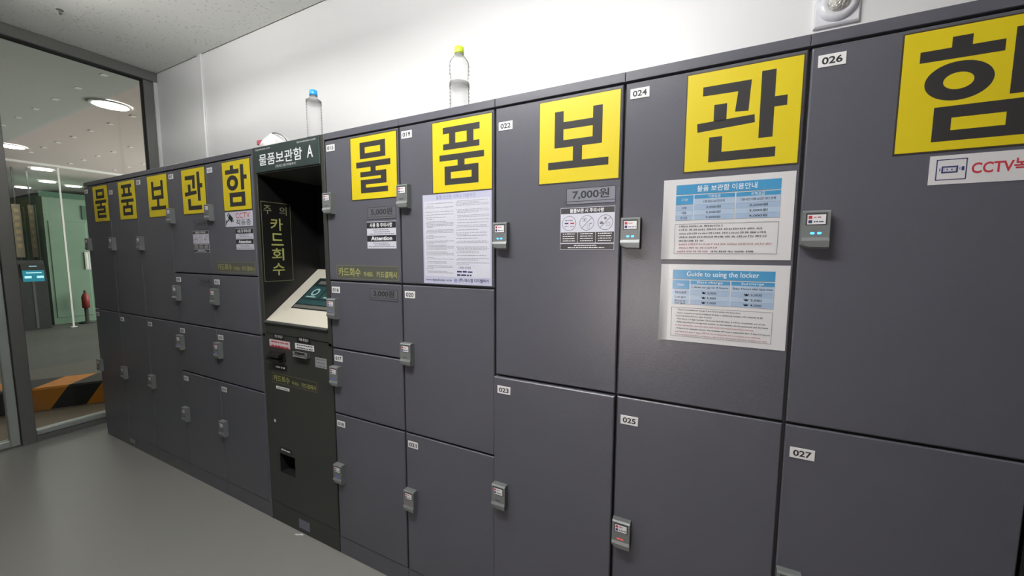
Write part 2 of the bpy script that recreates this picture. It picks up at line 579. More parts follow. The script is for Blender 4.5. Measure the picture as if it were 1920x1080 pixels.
# glazed door leaf to the left of the mullion
for y0, y1 in ((-1.30, -0.356), (-2.32, -1.372), (-3.34, -2.392)):
    wpart('stile', (y1 - 0.045, y1, 0.01, 2.86, -0.035, 0.015, 'aluminium', 0.004))
    wpart('stile', (y0, y0 + 0.045, 0.01, 2.86, -0.035, 0.015, 'aluminium', 0.004))
    wpart('sill', (y0 + 0.045, y1 - 0.045, 0.012, 0.06, -0.035, 0.015, 'aluminium', 0.006))
    wpart('pane', (y0 + 0.045, y1 - 0.045, 0.06, 2.86, -0.016, -0.006, 'pane'))
    wpart('mullion', (y0 - 0.068, y0 - 0.004, 0.0, 2.872, -0.055, 0.03, 'bronze', 0.002))

# ------------------------------------------------------------------ the hall beyond the glass
def flat(name, x0, x1, y0, y1, z0, z1, mt, label):
    q = MB((0, 0, 0), (1, 0, 0), (0, 1, 0), (0, 0, 1))
    q.box(x0, x1, y0, y1, z0, z1, mt)
    return struct(q.build(name), label)


HX = XP - 0.06
flat('floor_hall', -4.75, HX, -4.0, 4.0, -0.12, 0.0, 'hall_floor', 'brown floor outside the glass partition')
flat('floor_lane', -5.6, -4.75, -4.0, 4.0, -0.12, 0.0, 'hall_road_pale', 'paler strip of the parking lane')
flat('floor_road', -17, -5.6, -4.0, 6.0, -0.12, -0.004, 'hall_road', 'dark parking lane floor beyond the kerb')
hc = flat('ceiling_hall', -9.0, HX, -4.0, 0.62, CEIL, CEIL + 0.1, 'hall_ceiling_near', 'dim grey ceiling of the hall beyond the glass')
hf = flat('ceiling_hall_far', -17, HX, 0.62, 6.0, CEIL + 0.004, CEIL + 0.1, 'hall_ceiling_far', 'paler ceiling of the hall beyond the step')
flat('ceiling_hall_left', -17, -9.0, -4.0, 0.62, CEIL + 0.004, CEIL + 0.1, 'hall_ceiling_far', 'ceiling at the far end of the hall')
bm_ = flat('trim_3', -9.06, -8.98, -4.0, 6.0, CEIL - 0.03, CEIL + 0.004, 'hall_white', 'thin white bulkhead edge across the hall ceiling')
flat('wall_hall_far', -17.1, -17, -4.0, 6.0, 0, CEIL, 'hall_wall', 'far end wall of the hall')
flat('wall_hall_left', -17, HX, -4.1, -4.0, 0, CEIL, 'hall_wall', 'left wall of the hall')
flat('wall_hall_right', -17, HX, 6.0, 6.1, 0, CEIL, 'hall_wall', 'right wall of the hall')
for yy, xs, par in ((0.39, [-3.31 - 0.597 * k for k in range(8)], hc), (0.958, [-3.25 - 0.593 * k for k in range(9)], hf), (1.52, [-5.0 - 0.593 * k for k in range(7)], hf), (2.09, [-6.8 - 0.593 * k for k in range(4)], hf)):
    for x in xs:
        q = MB((x, yy, CEIL), (1, 0, 0), (0, 1, 0), (0, 0, -1))
        q.box(-0.035, 0.035, -0.022, 0.022, -0.004, 0.002, 'clip_white', 0.001)
        o = q.build('ceiling_clip', par)


def downlight(x, y, r, label):
    t = thing('downlight', (x, y, CEIL), label, 'downlight', 'round downlights in the hall ceiling')
    q = MB((x, y, CEIL), (1, 0, 0), (0, 1, 0), (0, 0, -1))
    q.ring(0, 0, r, r * 1.16, 'hall_white', 0.012, 28)
    n = 28
    a = [q.pt(r * 1.16 * math.cos(2 * math.pi * i / n), r * 1.16 * math.sin(2 * math.pi * i / n), 0.012) for i in range(n)]
    c2 = [q.pt(r * 1.2 * math.cos(2 * math.pi * i / n), r * 1.2 * math.sin(2 * math.pi * i / n), -0.002) for i in range(n)]
    for i in range(n):
        q.face([a[i], c2[i], c2[(i + 1) % n], a[(i + 1) % n]], 'hall_white')
    q.build('trim_ring', t)
    d = MB((x, y, CEIL), (1, 0, 0), (0, 1, 0), (0, 0, -1))
    d.disc(0, 0, r, 'downlight', 0.010, 28)
    d.build('lamp_disc', t)


downlight(-4.2, 0.70, 0.14, 'large bright round downlight nearest the locker room, seen through the glass')
downlight(-7.7, 0.70, 0.14, 'bright round downlight cut by the left edge of the photo')
downlight(-9.68, 1.44, 0.13, 'small round downlight just below the white bulkhead line')
downlight(-11.5, 1.92, 0.12, 'middle small downlight above the green panels')
downlight(-13.2, 1.92, 0.12, 'leftmost small downlight above the green panels')
downlight(-11.85, 2.40, 0.12, 'rightmost small downlight, nearest the top of the left lockers')

# green glazed booth at the end of the hall
t = thing('green_booth', (-9.7, 1.4, 0), 'green glazed booth at the far end of the hall', 'booth')
q = MB((0, 0, 0), (1, 0, 0), (0, 1, 0), (0, 0, 1)); q.box(-13.4, -9.68, 1.40, 5.0, 0, 2.5, 'green_wall'); q.build('booth_wall', t)
q = MB((-9.68, 0, 0), (0, 1, 0), (0, 0, 1), (1, 0, 0))
q.box(1.36, 5.0, 2.44, 2.54, -0.02, 0.03, 'green_dark'); q.build('cornice', t)
q = MB((-9.68, 0, 0), (0, 1, 0), (0, 0, 1), (1, 0, 0)); q.box(1.9, 3.2, 2.05, 2.32, 0.0, 0.02, 'green_dark'); q.build('sign_band', t)
for y0 in (1.44, 1.98, 2.52):
    q = MB((-9.68, 0, 0), (0, 1, 0), (0, 0, 1), (1, 0, 0)); q.box(y0, y0 + 0.5, 0.12, 2.0, 0.0, 0.012, 'green_pale' if y0 > 1.5 else 'green_wall', 0.01); q.build('panel', t)
for x0 in (-10.6, -11.3, -12.0, -12.7):
    q = MB((0, 1.40, 0), (1, 0, 0), (0, 0, 1), (0, -1, 0)); q.box(x0, x0 + 0.55, 0.12, 2.3, 0.0, 0.012, 'green_wall', 0.01); q.build('panel', t)
# light corner pole in front of it
q = MB((0, 0, 0), (1, 0, 0), (0, 1, 0), (0, 0, 1)); q.box(-9.052, -9.028, 1.47, 1.494, 0, CEIL - 0.032, 'hall_white', 0.004); q.box(-9.08, -9.0, 1.442, 1.522, 0, 0.012, 'hall_white', 0.004)
tag(q.build('pole', base=(-9.04, 1.482, 0)), 'thin white pole rising to the bulkhead in front of the green booth', 'pole')
# dark ticket machine with lit screen
t = thing('ticket_machine', (-9.3, 1.11, 0), 'dark ticket machine with a small blue lit screen beyond the glass', 'machine')
q = MB((-9.3, 0, 0), (0, 1, 0), (0, 0, 1), (1, 0, 0))
q.prism([(0, -0.4), (0, 0.0), (0.9, 0.0), (1.25, -0.12), (1.25, -0.4)], 0.95, 1.28, 'machine_dark'); q.build('body', t)
q = MB((-9.3, 0, 0), (0, 1, 0), (0, 0, 1), (1, 0, 0)); q.box(1.10, 1.13, 0.02, 0.9, 0.0, 0.004, 'hall_road'); q.build('door_gap', t)
q = MB((-9.3, 0, 0.9), (0, 1, 0), (0, 0.0, 1), (1, 0, 0))
q.box(0.99, 1.26, 0.0, 0.28, -0.12, 0.0, 'machine_dark'); q.build('screen_hood', t)
q = MB((-9.295, 0, 0.9), (0, 1, 0), (0, 0, 1), (1, 0, 0))
q.rect(1.00, 1.25, -0.03, 0.17, 'machine_screen', 0.0); q.rect(1.02, 1.10, 0.03, 0.07, 'machine_light', .001); q.rect(1.16, 1.24, 0.03, 0.07, 'machine_light', .001); q.rect(1.04, 1.22, 0.12, 0.135, 'machine_light', .001); q.rect(1.08, 1.17, 0.24, 0.25, 'machine_light', .002)
q.build('screen', t)
# hanging banners left of the booth
for k, (y0, y1, lb) in enumerate(((1.08, 1.18, 'tall olive banner with faded gold print, left of the pair beyond the glass'), (1.27, 1.34, 'narrow olive banner with faded gold print, right of the pair beyond the glass'))):
    q = MB((-9.9, 0, 0), (0, 1, 0), (0, 0, 1), (1, 0, 0))
    q.box(y0, y1, 1.3, 2.28, -0.012, 0.0, 'banner')
    for i in range(6):
        q.rect(y0 + 0.02, y1 - 0.02, 2.13 - i * 0.13, 2.2 - i * 0.13, 'banner_print', 0.001)
    q.box((y0 + y1) / 2 - .01, (y0 + y1) / 2 + .01, 0, CEIL, -0.03, -0.013, 'machine_dark')
    tag(q.build('banner', base=(-9.9, (y0 + y1) / 2, 0)), lb, 'banner', 'banners in the hall')
# red fire extinguisher on its stand and white notice
t = thing('fire_extinguisher', (-9.45, 1.775, 0), 'red fire extinguisher on a stand in front of the green booth', 'extinguisher')
q = MB(); q.lathe(-9.45, 1.775, [(0.30, 0.03), (0.30, 0.055), (0.52, 0.055), (0.57, 0.035), (0.60, 0.02)], 'ext_red', 16); q.build('cylinder', t)
q = MB(); q.lathe(-9.45, 1.775, [(0.595, 0.015), (0.63, 0.02), (0.65, 0.012)], 'machine_dark', 12); q.build('valve', t)
q = MB(); q.lathe(-9.45, 1.775, [(0.0, 0.12), (0.02, 0.12), (0.025, 0.03), (0.30, 0.03)], 'machine_dark', 16); q.build('stand', t)
q = MB((-9.66, 0, 0), (0, 1, 0), (0, 0, 1), (1, 0, 0)); q.box(1.875, 1.945, 1.05, 1.40, 0.0, 0.014, 'hall_white', 0.003); q.frame(1.885, 1.935, 1.06, 1.39, 0.01, 'green_pale', 0.0145)
tag(q.build('wall_notice', base=(-9.66, 1.91, 1.05)), 'white notice on the green booth beside the left lockers', 'notice')

# hazard-striped kerb block, turned about 32 degrees
KD = Vector((0.53, 0.848, 0)); KN = Vector((0.848, -0.53, 0))
t = thing('hazard_kerb', (-3.69, -0.03, 0), 'low concrete kerb block with slanted yellow and black stripes outside the glass', 'kerb')
S0 = [-1.40 + 0.222 * k for k in range(11)]
for k in range(10):
    q = MB((-3.6933, -0.0331, 0), KD, (0, 0, 1), KN)
    mt = 'hazard_black' if k % 2 == 0 else 'hazard_yellow'
    a0, a1 = -1.332 + 0.222 * k, -1.332 + 0.222 * (k + 1)
    lean = 0.115
    lo = [(a0, 0, 0.0), (a1, 0, 0.0), (a1 + lean, 0.185, 0.0), (a0 + lean, 0.185, 0.0)]
    tp = [(a0 + lean + .01, 0.2, -0.015), (a1 + lean + .01, 0.2, -0.015), (a1 + lean + .09, 0.2, -0.36), (a0 + lean + .09, 0.2, -0.36)]
    bk = [(a1, 0, -0.36), (a0, 0, -0.36)]
    P_ = [q.pt(*p) for p in lo + tp + bk]
    q.face([P_[0], P_[1], P_[2], P_[3]], mt)
    q.face([P_[3], P_[2], P_[5], P_[4]], mt)
    q.face([P_[4], P_[5], P_[6], P_[7]], mt)
    q.face([P_[7], P_[6], P_[8], P_[9]], mt)
    q.face([P_[0], P_[3], P_[4], P_[7], P_[9]], mt)
    q.face([P_[1], P_[8], P_[6], P_[5], P_[2]], mt)
    q.build('stripe', t)

# ------------------------------------------------------------------ lockers
def lock_part(cab, x0, zc, led, yoff):
    """electronic lock on the left edge of a door"""
    h, wd = 0.044, 0.052
    prof = lambda bot: [(h, 0.0), (h, 0.018), (h - 0.004, 0.022), (-0.018, 0.022), (-0.026, 0.026), (bot + 0.004, 0.024), (bot, 0.018), (bot, 0.0)]
    q = MB((x0 + 0.003, -yoff, zc))
    st = [(0.0, -0.035), (0.006, -0.040), (0.016, -0.0435), (wd, -h)]
    rows = [[q.pt(u, p[0], p[1]) for p in prof(bt)] for u, bt in st]
    n = len(rows[0])
    for k in range(len(rows) - 1):
        for i in range(n - 1):
            q.face([rows[k][i], rows[k][i + 1], rows[k + 1][i + 1], rows[k + 1][i]], 'lock_body')
    q.face(rows[0][::-1], 'lock_body')
    q.face(rows[-1], 'lock_body')
    hs = q.build('electronic_lock', cab)
    p = MB((x0 + 0.003, -yoff, zc))
    p.rect(0.006, 0.046, 0.010, 0.038, 'lock_dark', 0.0223)
    p.rect(0.009, 0.043, 0.012, 0.034, 'plate_white', 0.0226)
    p.rect(0.011, 0.018, 0.0245, 0.0315, 'ink_red', 0.0228)
    p.rect(0.011, 0.018, 0.0145, 0.0215, 'ink_navy', 0.0228)
    p.greek(0.021, 0.034, 0.028, 0.003, 'ink_dullred', 0.0228)
    p.greek(0.021, 0.041, 0.018, 0.003, 'ink_navy', 0.0228)
    p.build('lock_label', hs)
    g = MB((x0 + 0.003, -yoff, zc))
    if led in ('led_blue',):
        for cu in (0.020, 0.033):
            g.disc(cu, -0.0085, 0.0026, led, 0.0225, 14, 1.6)
    else:
        g.rect(0.015, 0.034, -0.0115, -0.0085, led, 0.0225)
    g.build('indicator', hs)


LED = {'026': 'led_blue', '024': 'led_blue', '022': 'led_blue', '016': 'led_blue_dim', '017': 'led_blue_dim', '018': 'led_blue_dim', '025': 'led_red', '027': 'led_red', '021': 'led_red_dim', '013': 'led_blue_dim', '009': 'led_blue_dim'}
# per column: left edge, doors (number, top, bottom, plate top, lock height)
XL = [-0.527 - W * (5 - k) for k in range(5)]
XRT = [W * k for k in range(5)]
two = lambda n1, n2, p1, p2: [(n1, DTOP, ZB, p1, 1.455), (n2, ZB, ZP, p2, 0.553)]
COLS = [
    (XL[0], two('001', '002', 1.848, 0.953), 0.0012, 'dark grey locker column 001 and 002, leftmost, beside the glass partition'),
    (XL[1], two('003', '004', 1.815, 0.948), 0.0012, 'dark grey locker column 003 and 004, second from the glass partition'),
    (XL[2], two('005', '006', 1.848, 0.948), 0.0012, 'dark grey locker column 005 and 006 under the left 보 sign'),
    (XL[3], [('007', DTOP, ZA, 1.848, 1.610), ('008', ZA, ZB, 1.252, 1.158), ('009', ZB, ZC, 0.945, 0.861), ('010', ZC, ZP, 0.650, 0.413)], 0.0012, 'dark grey four-door locker column 007 to 010 under the left 관 sign'),
    (XL[4], [('011', DTOP, ZA, 1.846, 1.610), ('012', ZA, ZB, 1.252, 1.158), ('013', ZB, ZC, 0.945, 0.860), ('014', ZC, ZP, 0.650, 0.412)], 0.0012, 'dark grey four-door locker column 011 to 014, directly left of the kiosk'),
    (XRT[0], [('015', DTOP, ZA, 1.850, 1.606), ('016', ZA, ZB, 1.252, 1.156), ('017', ZB, ZC, 0.948, 0.856), ('018', ZC, ZP, 0.648, 0.404)], 0.004, 'dark grey four-door locker column 015 to 018, directly right of the kiosk'),
    (XRT[1], [('019', DTOP, ZA, 1.850, 1.609), ('020', ZA, ZC, 1.252, 1.006), ('021', ZC, ZP, 0.648, 0.404)], 0.0035, 'dark grey three-door locker column 019 to 021 under the green-capped bottle'),
    (XRT[2], two('022', '023', 1.822, 0.946), 0.0035, 'dark grey locker column 022 and 023 with the 7,000 won price tag'),
    (XRT[3], two('024', '025', 1.850, 0.920), 0.0035, 'dark grey locker column 024 and 025 with the two blue price tables'),
    (XRT[4], two('026', '027', 1.848, 0.920), 0.0035, 'dark grey locker column 026 and 027, rightmost, below the emergency lamp'),
]
for x0, doors, gap, label in COLS:
    x1 = x0 + W
    cab = thing('locker_cabinet', ((x0 + x1) / 2, 0.28, 0), label, 'locker', 'numbered electronic lockers')
    q = MB()
    q.box(x0, x1, ZP, DTOP, -0.555, -0.019, 'carcass')
    q.build('carcass', cab)
    q = MB(); q.box(x0 + 0.0005, x1 - 0.0005, DTOP + 0.0025, TOP, -0.555, 0.0, 'locker', 0.0012); q.build('top_cap', cab)
    q = MB(); q.box(x0 + 0.0005, x1 - 0.0005, 0, ZP - 0.001, -0.555, -0.003, 'locker', 0.001); q.build('plinth', cab)
    for num, zt, zb, zp, zl in doors:
        g2 = 0.0035
        proud = 0.009 if num == '023' else 0.0
        left = x0 + (0.0 if num == '023' else gap)
        d = MB(); d.box(left, x1 - gap, zb + (g2 if zb > ZP else 0.001), zt - g2, -0.0185, proud, 'locker', 0.0028)
        door = d.build('door', cab)
        plt = MB((x0 + 0.015, -proud, zp))
        plt.box(0, 0.050, -0.027, 0, 0.0, 0.0016, 'plate_white', 0.0005)
        plt.text(num, 0.0065, 0.0435, -0.0215, -0.0055, 'ink', 0.0018, 0.026)
        plt.build('number_plate', door)
        lock_part(cab, x0, zl, LED.get(num, 'led_off'), proud)
# filler between the left lockers and the kiosk, dark end panel on the right
q = MB(); q.box(-0.5268, -0.5155, 0, TOP, -0.55, -0.002, 'locker'); struct(q.build('trim_4'), 'narrow grey filler strip between the left lockers and the kiosk')
q = MB(); q.box(XRT[4] + W + 0.004, 2.60, 0, TOP, -0.55, -0.004, 'recess_black', 0.003)
tag(q.build('end_panel', base=(2.33, 0.28, 0)), 'black end panel right of the last locker column', 'panel')
# small label on the left plinth
q = MB(); q.box(-2.182, -2.104, 0.036, 0.063, 0.003, 0.0038, 'silver_label'); q.greek(-2.175, -2.11, 0.055, 0.004, 'ink_grey', 0.0040); q.greek(-2.175, -2.11, 0.045, 0.004, 'ink_grey', 0.0040)
tag(q.build('rating_label', base=(-2.143, -0.003, 0.036)), 'small silver rating label on the plinth of the left lockers', 'label')

# ------------------------------------------------------------------ big yellow signs
SIGN = 0.243


def sign_glyph(q, ch, x0, zt, w):
    def P(pts):
        q.poly([(x0 + a * SIGN, zt - bb * SIGN) for a, bb in pts][::-1], 'glyph', w)

    def R(a0, b0, a1, b1):
        P([(a0, b0), (a1, b0), (a1, b1), (a0, b1)])

    def box4(a0, b0, a1, b1, i0, j0, i1, j1):
        R(a0, b0, a1, j0); R(a0, j1, a1, b1); R(a0, j0, i0, j1); R(i1, j0, a1, j1)
    if ch == '관':
        P([(.149, .145), (.584, .145), (.578, .240), (.470, .240), (.149, .236)])
        P([(.470, .240), (.578, .240), (.569, .446), (.451, .437)])
        R(.260, .340, .377, .508); P([(.106, .512), (.624, .488), (.630, .567), (.112, .602)])
        R(.667, .084, .786, .727); R(.786, .344, .889, .441)
        R(.227, .665, .347, .920); R(.347, .825, .816, .920)
    elif ch == '보':
        R(.202, .139, .317, .577); R(.683, .137, .798, .577); R(.317, .272, .683, .359); R(.317, .488, .683, .577)
        R(.442, .577, .557, .745); R(.119, .745, .879, .836)
    elif ch == '품':
        R(.188, .087, .811, .176); R(.297, .176, .406, .319); R(.599, .176, .710, .319); R(.191, .319, .806, .402)
        R(.124, .470, .881, .556); R(.442, .556, .560, .635)
        box4(.212, .635, .790, .900, .322, .719, .676, .814)
    elif ch == '물':
        box4(.211, .090, .772, .351, .325, .171, .664, .267)
        R(.119, .398, .873, .491); R(.443, .491, .556, .560)
        R(.208, .560, .783, .643); R(.664, .643, .783, .688); R(.212, .688, .783, .766); R(.212, .766, .326, .818); R(.212, .818, .812, .904)
    elif ch == '함':
        R(.299, .082, .420, .166); R(.109, .166, .608, .257)
        n = 40
        cx, cz, ro, ri = .359, .440, (.207, .157), (.092, .068)
        for i in range(n):
            a, c2 = 2 * math.pi * i / n, 2 * math.pi * (i + 1) / n
            q.poly([(x0 + (cx + ri[0] * math.cos(a)) * SIGN, zt - (cz + ri[1] * math.sin(a)) * SIGN), (x0 + (cx + ri[0] * math.cos(c2)) * SIGN, zt - (cz + ri[1] * math.sin(c2)) * SIGN),
                    (x0 + (cx + ro[0] * math.cos(c2)) * SIGN, zt - (cz + ro[1] * math.sin(c2)) * SIGN), (x0 + (cx + ro[0] * math.cos(a)) * SIGN, zt - (cz + ro[1] * math.sin(a)) * SIGN)], 'glyph', w)
        R(.660, .090, .776, .600); R(.776, .308, .880, .391)
        box4(.228, .640, .790, .926, .340, .737, .656, .840)


SL = {XL[0]: 'leftmost yellow sign, black ㅁ over ㅜ and ㄹ, nearest the glass partition', XL[1]: 'second yellow sign from the glass partition, reading 품',
      XL[2]: 'small-looking yellow sign reading 보 in the left row', XL[3]: 'yellow sign reading 관 above the grey pictogram sticker, left row',
      XL[4]: 'yellow sign reading 함 just left of the kiosk', XRT[0]: 'yellow sign reading 물 just right of the kiosk',
      XRT[1]: 'yellow sign reading 품 above the lilac terms poster', XRT[2]: 'yellow sign reading 보 above the silver 7,000 won price sticker',
      XRT[3]: 'yellow sign reading 관 above the laminated price tables', XRT[4]: 'largest-looking yellow sign, 함 cut by the right edge of the photo'}
for block in (XL, XRT):
    for x0, ch in zip(block, '물품보관함'):
        s0 = x0 + 0.1595
        t = thing('yellow_sign', (s0 + SIGN / 2, 0, 1.613), SL[x0], 'sign', 'yellow character signs')
        q = MB(); q.box(s0 - 0.003, s0 + SIGN + 0.003, 1.611, 1.860, 0.0, 0.0012, 'glyph_edge'); q.build('border', t)
        q = MB(); q.rect(s0, s0 + SIGN, 1.614, 1.857, 'yellow', 0.0014); q.build('board', t)
        q = MB(); sign_glyph(q, ch, s0, 1.857, 0.0016); q.build('character', t)

# ------------------------------------------------------------------ stickers and notices
def price(x0, x1, z0, z1, body, label, mt='price_film'):
    t = thing('price_sticker', ((x0 + x1) / 2, 0, z0), label, 'sticker', 'price stickers')
    q = MB(); q.box(x0, x1, z0, z1, 0, 0.0007, mt); q.build('film', t)
    q = MB()
    q.frame(x0, x1, z0, z1, 0.0016, 'ink', 0.0009)
    q.rect(x0, x1, z0 + 0.0082, z0 + 0.0098, 'ink', 0.0009)
    wd = x1 - x0
    q.text(body, x0 + 0.13 * wd, x1 - 0.12 * wd, z0 + 0.0135, z1 - 0.005, 'ink', 0.0009, 0.022)
    q.build('lettering', t)


price(0.242, 0.393, 1.532, 1.580, '5,000원', 'grey 5,000 won price sticker right of the kiosk, above an Attention sticker')
price(0.243, 0.392, 1.207, 1.254, '3,000원', 'grey 3,000 won price sticker right of the kiosk, below a card strip')
price(1.0765, 1.224, 1.5455, 1.5935, '7,000원', 'shiny silver 7,000 won price sticker on locker 022', 'price_silver')
price(-1.100, -0.952, 1.527, 1.575, '5,000원', 'faint grey price sticker left of the kiosk, above a pictogram sticker')
price(-1.092, -0.953, 1.209, 1.252, '3,000원', 'faint grey 3,000 won price sticker on the left lockers beside plate 012')


def attention(x0, x1, z0, z1, label):
    t = thing('attention_sticker', ((x0 + x1) / 2, 0, z0), label, 'sticker', 'attention stickers')
    h, wd = z1 - z0, x1 - x0
    q = MB(); q.box(x0, x1, z0, z1, 0, 0.0008, 'paper_white'); q.build('sheet', t)
    q = MB()
    q.rect(x0, x1, z1 - 0.25 * h, z1 - 0.02 * h, 'ink', 0.0010)
    q.rect(x0, x1, z1 - 0.74 * h, z1 - 0.51 * h, 'ink', 0.0010)
    q.build('title_bar', t)
    q = MB()
    q.text('사용 중 주의사항', x0 + 0.1 * wd, x1 - 0.12 * wd, z1 - 0.215 * h, z1 - 0.055 * h, 'ink_white', 0.0012, 0.02)
    q.text('Attention', x0 + 0.14 * wd, x1 - 0.13 * wd, z1 - 0.70 * h, z1 - 0.545 * h, 'ink_white', 0.0012, 0.03)
    for k, (a, bb) in enumerate(((0.2, 0.75), (0.25, 0.8), (0.05, 0.95))):
        q.greek(x0 + a * wd, x0 + bb * wd, z1 - (0.31 + 0.075 * k) * h, 0.0035, 'ink_grey', 0.0010)
        q.greek(x0 + a * wd, x0 + bb * wd, z1 - (0.80 + 0.065 * k) * h, 0.003, 'ink_grey', 0.0010)
    q.build('lettering', t)


attention(0.237, 0.391, 1.416, 1.523, 'black and white Attention sticker right of the kiosk, on locker 015')
attention(-0.694, -0.542, 1.413, 1.521, 'black and white Attention sticker on locker 011, left of the kiosk')


def card_strip(org, x0, x1, z0, z1, label, parent=None, back='strip_back'):
    t = parent or thing('card_reminder_strip', ((x0 + x1) / 2, 0, z0), label, 'sticker', 'card reminder strips')
    q = MB(*org); q.box(x0, x1, z0, z1, 0, 0.0006, back)
    q.frame(x0, x1, z0, z1, 0.0012, 'olive_dim', 0.0008)
    wd, h = x1 - x0, z1 - z0
    q.text('카드회수', x0 + 0.03 * wd, x0 + 0.41 * wd, z0 + 0.17 * h, z1 - 0.17 * h, 'olive', 0.0008, 0.012)
    q.text('하세요.', x0 + 0.46 * wd, x0 + 0.62 * wd, z0 + 0.2 * h, z0 + 0.56 * h, 'olive', 0.0008, 0.01)
    q.text('카드결제시', x0 + 0.665 * wd, x0 + 0.975 * wd, z0 + 0.17 * h, z0 + 0.62 * h, 'olive', 0.0008, 0.01)
    return q


q = card_strip((), 0.050, 0.398, 1.290, 1.346, '', parent=True)
tag(q.build('card_reminder_strip', base=(0.224, 0, 1.290)), 'olive lettered card reminder strip right of the kiosk, along the bottom of locker 015', 'sticker', 'card reminder strips')
q = card_strip((), -0.893, -0.540, 1.296, 1.348, '', parent=True)
tag(q.build('card_reminder_strip', base=(-0.716, 0, 1.296)), 'olive lettered card reminder strip left of the kiosk, along the bottom of locker 011', 'sticker', 'card reminder strips')


def caution(x0, x1, z0, z1, label):
    t = thing('caution_sticker', ((x0 + x1) / 2, 0, z0), label, 'sticker', 'storage caution stickers')
    wd, h = x1 - x0, z1 - z0
    q = MB(); q.box(x0, x1, z0, z1, 0, 0.0008, 'paper_white'); q.build('sheet', t)
    q = MB()
    U = lambda a: x0 + a * wd
    V = lambda bb: z1 - bb * h
    q.rect(U(.006), U(.994), V(.145), V(.012), 'caution_dark', .0010)
    for a, bb in ((.006, .328), (.336, .664), (.672, .994)):
        q.rect(U(a), U(bb), V(.835), V(.585), 'caution_dark', .0010)
    q.rect(U(.006), U(.994), V(.99), V(.86), 'caution_dark', .0010)
    q.build('dark_band', t)
    q = MB()
    q.text('물품보관 시 주의사항', U(.18), U(.81), V(.125), V(.03), 'ink_white', .0012, 0.02)
    for i in range(3):
        c0 = U((.166, .5, .833)[i])
        for k in range(4):
            q.greek(c0 - .12 * wd, c0 + .12 * wd, V(.62 + .055 * k), .0026, 'ink_white', .0012)
    q.greek(U(.27), U(.7), V(.895), .003, 'ink_white', .0012); q.greek(U(.15), U(.83), V(.945), .003, 'ink_white', .0012)
    q.build('lettering', t)['kind'] = 'stuff'
    q = MB()
    cv = V(.37)
    for i in range(3):
        cu = U((.166, .5, .836)[i])
        q.ring(cu, cv, .0210, .0222, 'ink_navy', .0010, 36)
        if i:
            q.line((cu - .0150, cv - .0150), (cu + .0152, cv + .0152), .0013, 'ink_navy', .0011)
    cu = U(.166)
    q.rect(cu - .014, cu - .002, cv - .002, cv + .002, 'ink_navy', .0010); q.rect(cu + .004, cu + .016, cv - .002, cv + .002, 'ink_red', .0010)
    q.greek(cu - .013, cu + .014, cv + .009, .003, 'ink_grey', .0010); q.greek(cu - .014, cu - .002, cv - .009, .003, 'ink_lilac', .0010); q.greek(cu + .004, cu + .015, cv - .009, .003, 'ink_dullred', .0010)
    cu = U(.5)
    q.frame(cu - .013, cu - .001, cv + .004, cv + .014, .001, 'ink_grey', .0010); q.disc(cu - .007, cv + .009, .0025, 'ink_grey', .0010)
    q.frame(cu + .001, cu + .009, cv - .016, cv - .006, .001, 'ink_grey', .0010); q.line((cu + .008, cv - .004), (cu + .015, cv - .001), .003, 'ink_grey', .0010)
    cu = U(.836)
    q.poly([(cu - .016, cv - .005), (cu - .005, cv - .005), (cu - .006, cv + .001), (cu - .011, cv + .004), (cu - .016, cv + .001)], 'ink_grey', .0010)
    q.disc(cu + .0, cv + .012, .004, 'ink_grey', .0010); q.frame(cu + .003, cu + .014, cv - .010, cv - .0005, .001, 'ink_grey', .0010)
    q.build('pictogram', t)


caution(1.0595, 1.2235, 1.4095, 1.5365, 'storage caution sticker with three round pictograms under the silver 7,000 won sticker')
caution(-1.115, -0.953, 1.397, 1.517, 'smaller-looking storage caution sticker with three pictograms in the left lockers, left of the kiosk')

# terms of service poster on locker 019
t = thing('terms_poster', (0.67, 0, 1.286), 'pale lilac terms poster with fine print below the sign on locker 019', 'poster')
q = MB(); q.box(0.524, 0.8155, 1.2865, 1.6095, 0.0003, 0.0008, 'paper_lilac'); q.build('sheet', t)
q = MB(); q.rect(0.530, 0.8095, 1.3135, 1.587, 'paper_white', .0010); q.build('text_field', t)
q = MB()
q.text('물품 보관함 서비스 이용약관', 0.586, 0.753, 1.591, 1.6055, 'ink_lilac', .0012, 0.005)
q.text('www.digitallocker.co.kr', 0.534, 0.652, 1.294, 1.3055, 'ink_navy', .0012, 0.005)
q.text('(주) 에스엠 디지털락커', 0.681, 0.804, 1.294, 1.309, 'ink_navy', .0012, 0.012)
q.text('고객센터 문의전화', 0.681, 0.733, 1.342, 1.351, 'ink_navy', .0012, 0.0)
q.greek(0.674, 0.741, 1.333, 0.0065, 'ink_navy', .0012); q.greek(0.674, 0.741, 1.321, 0.0065, 'ink_navy', .0012)
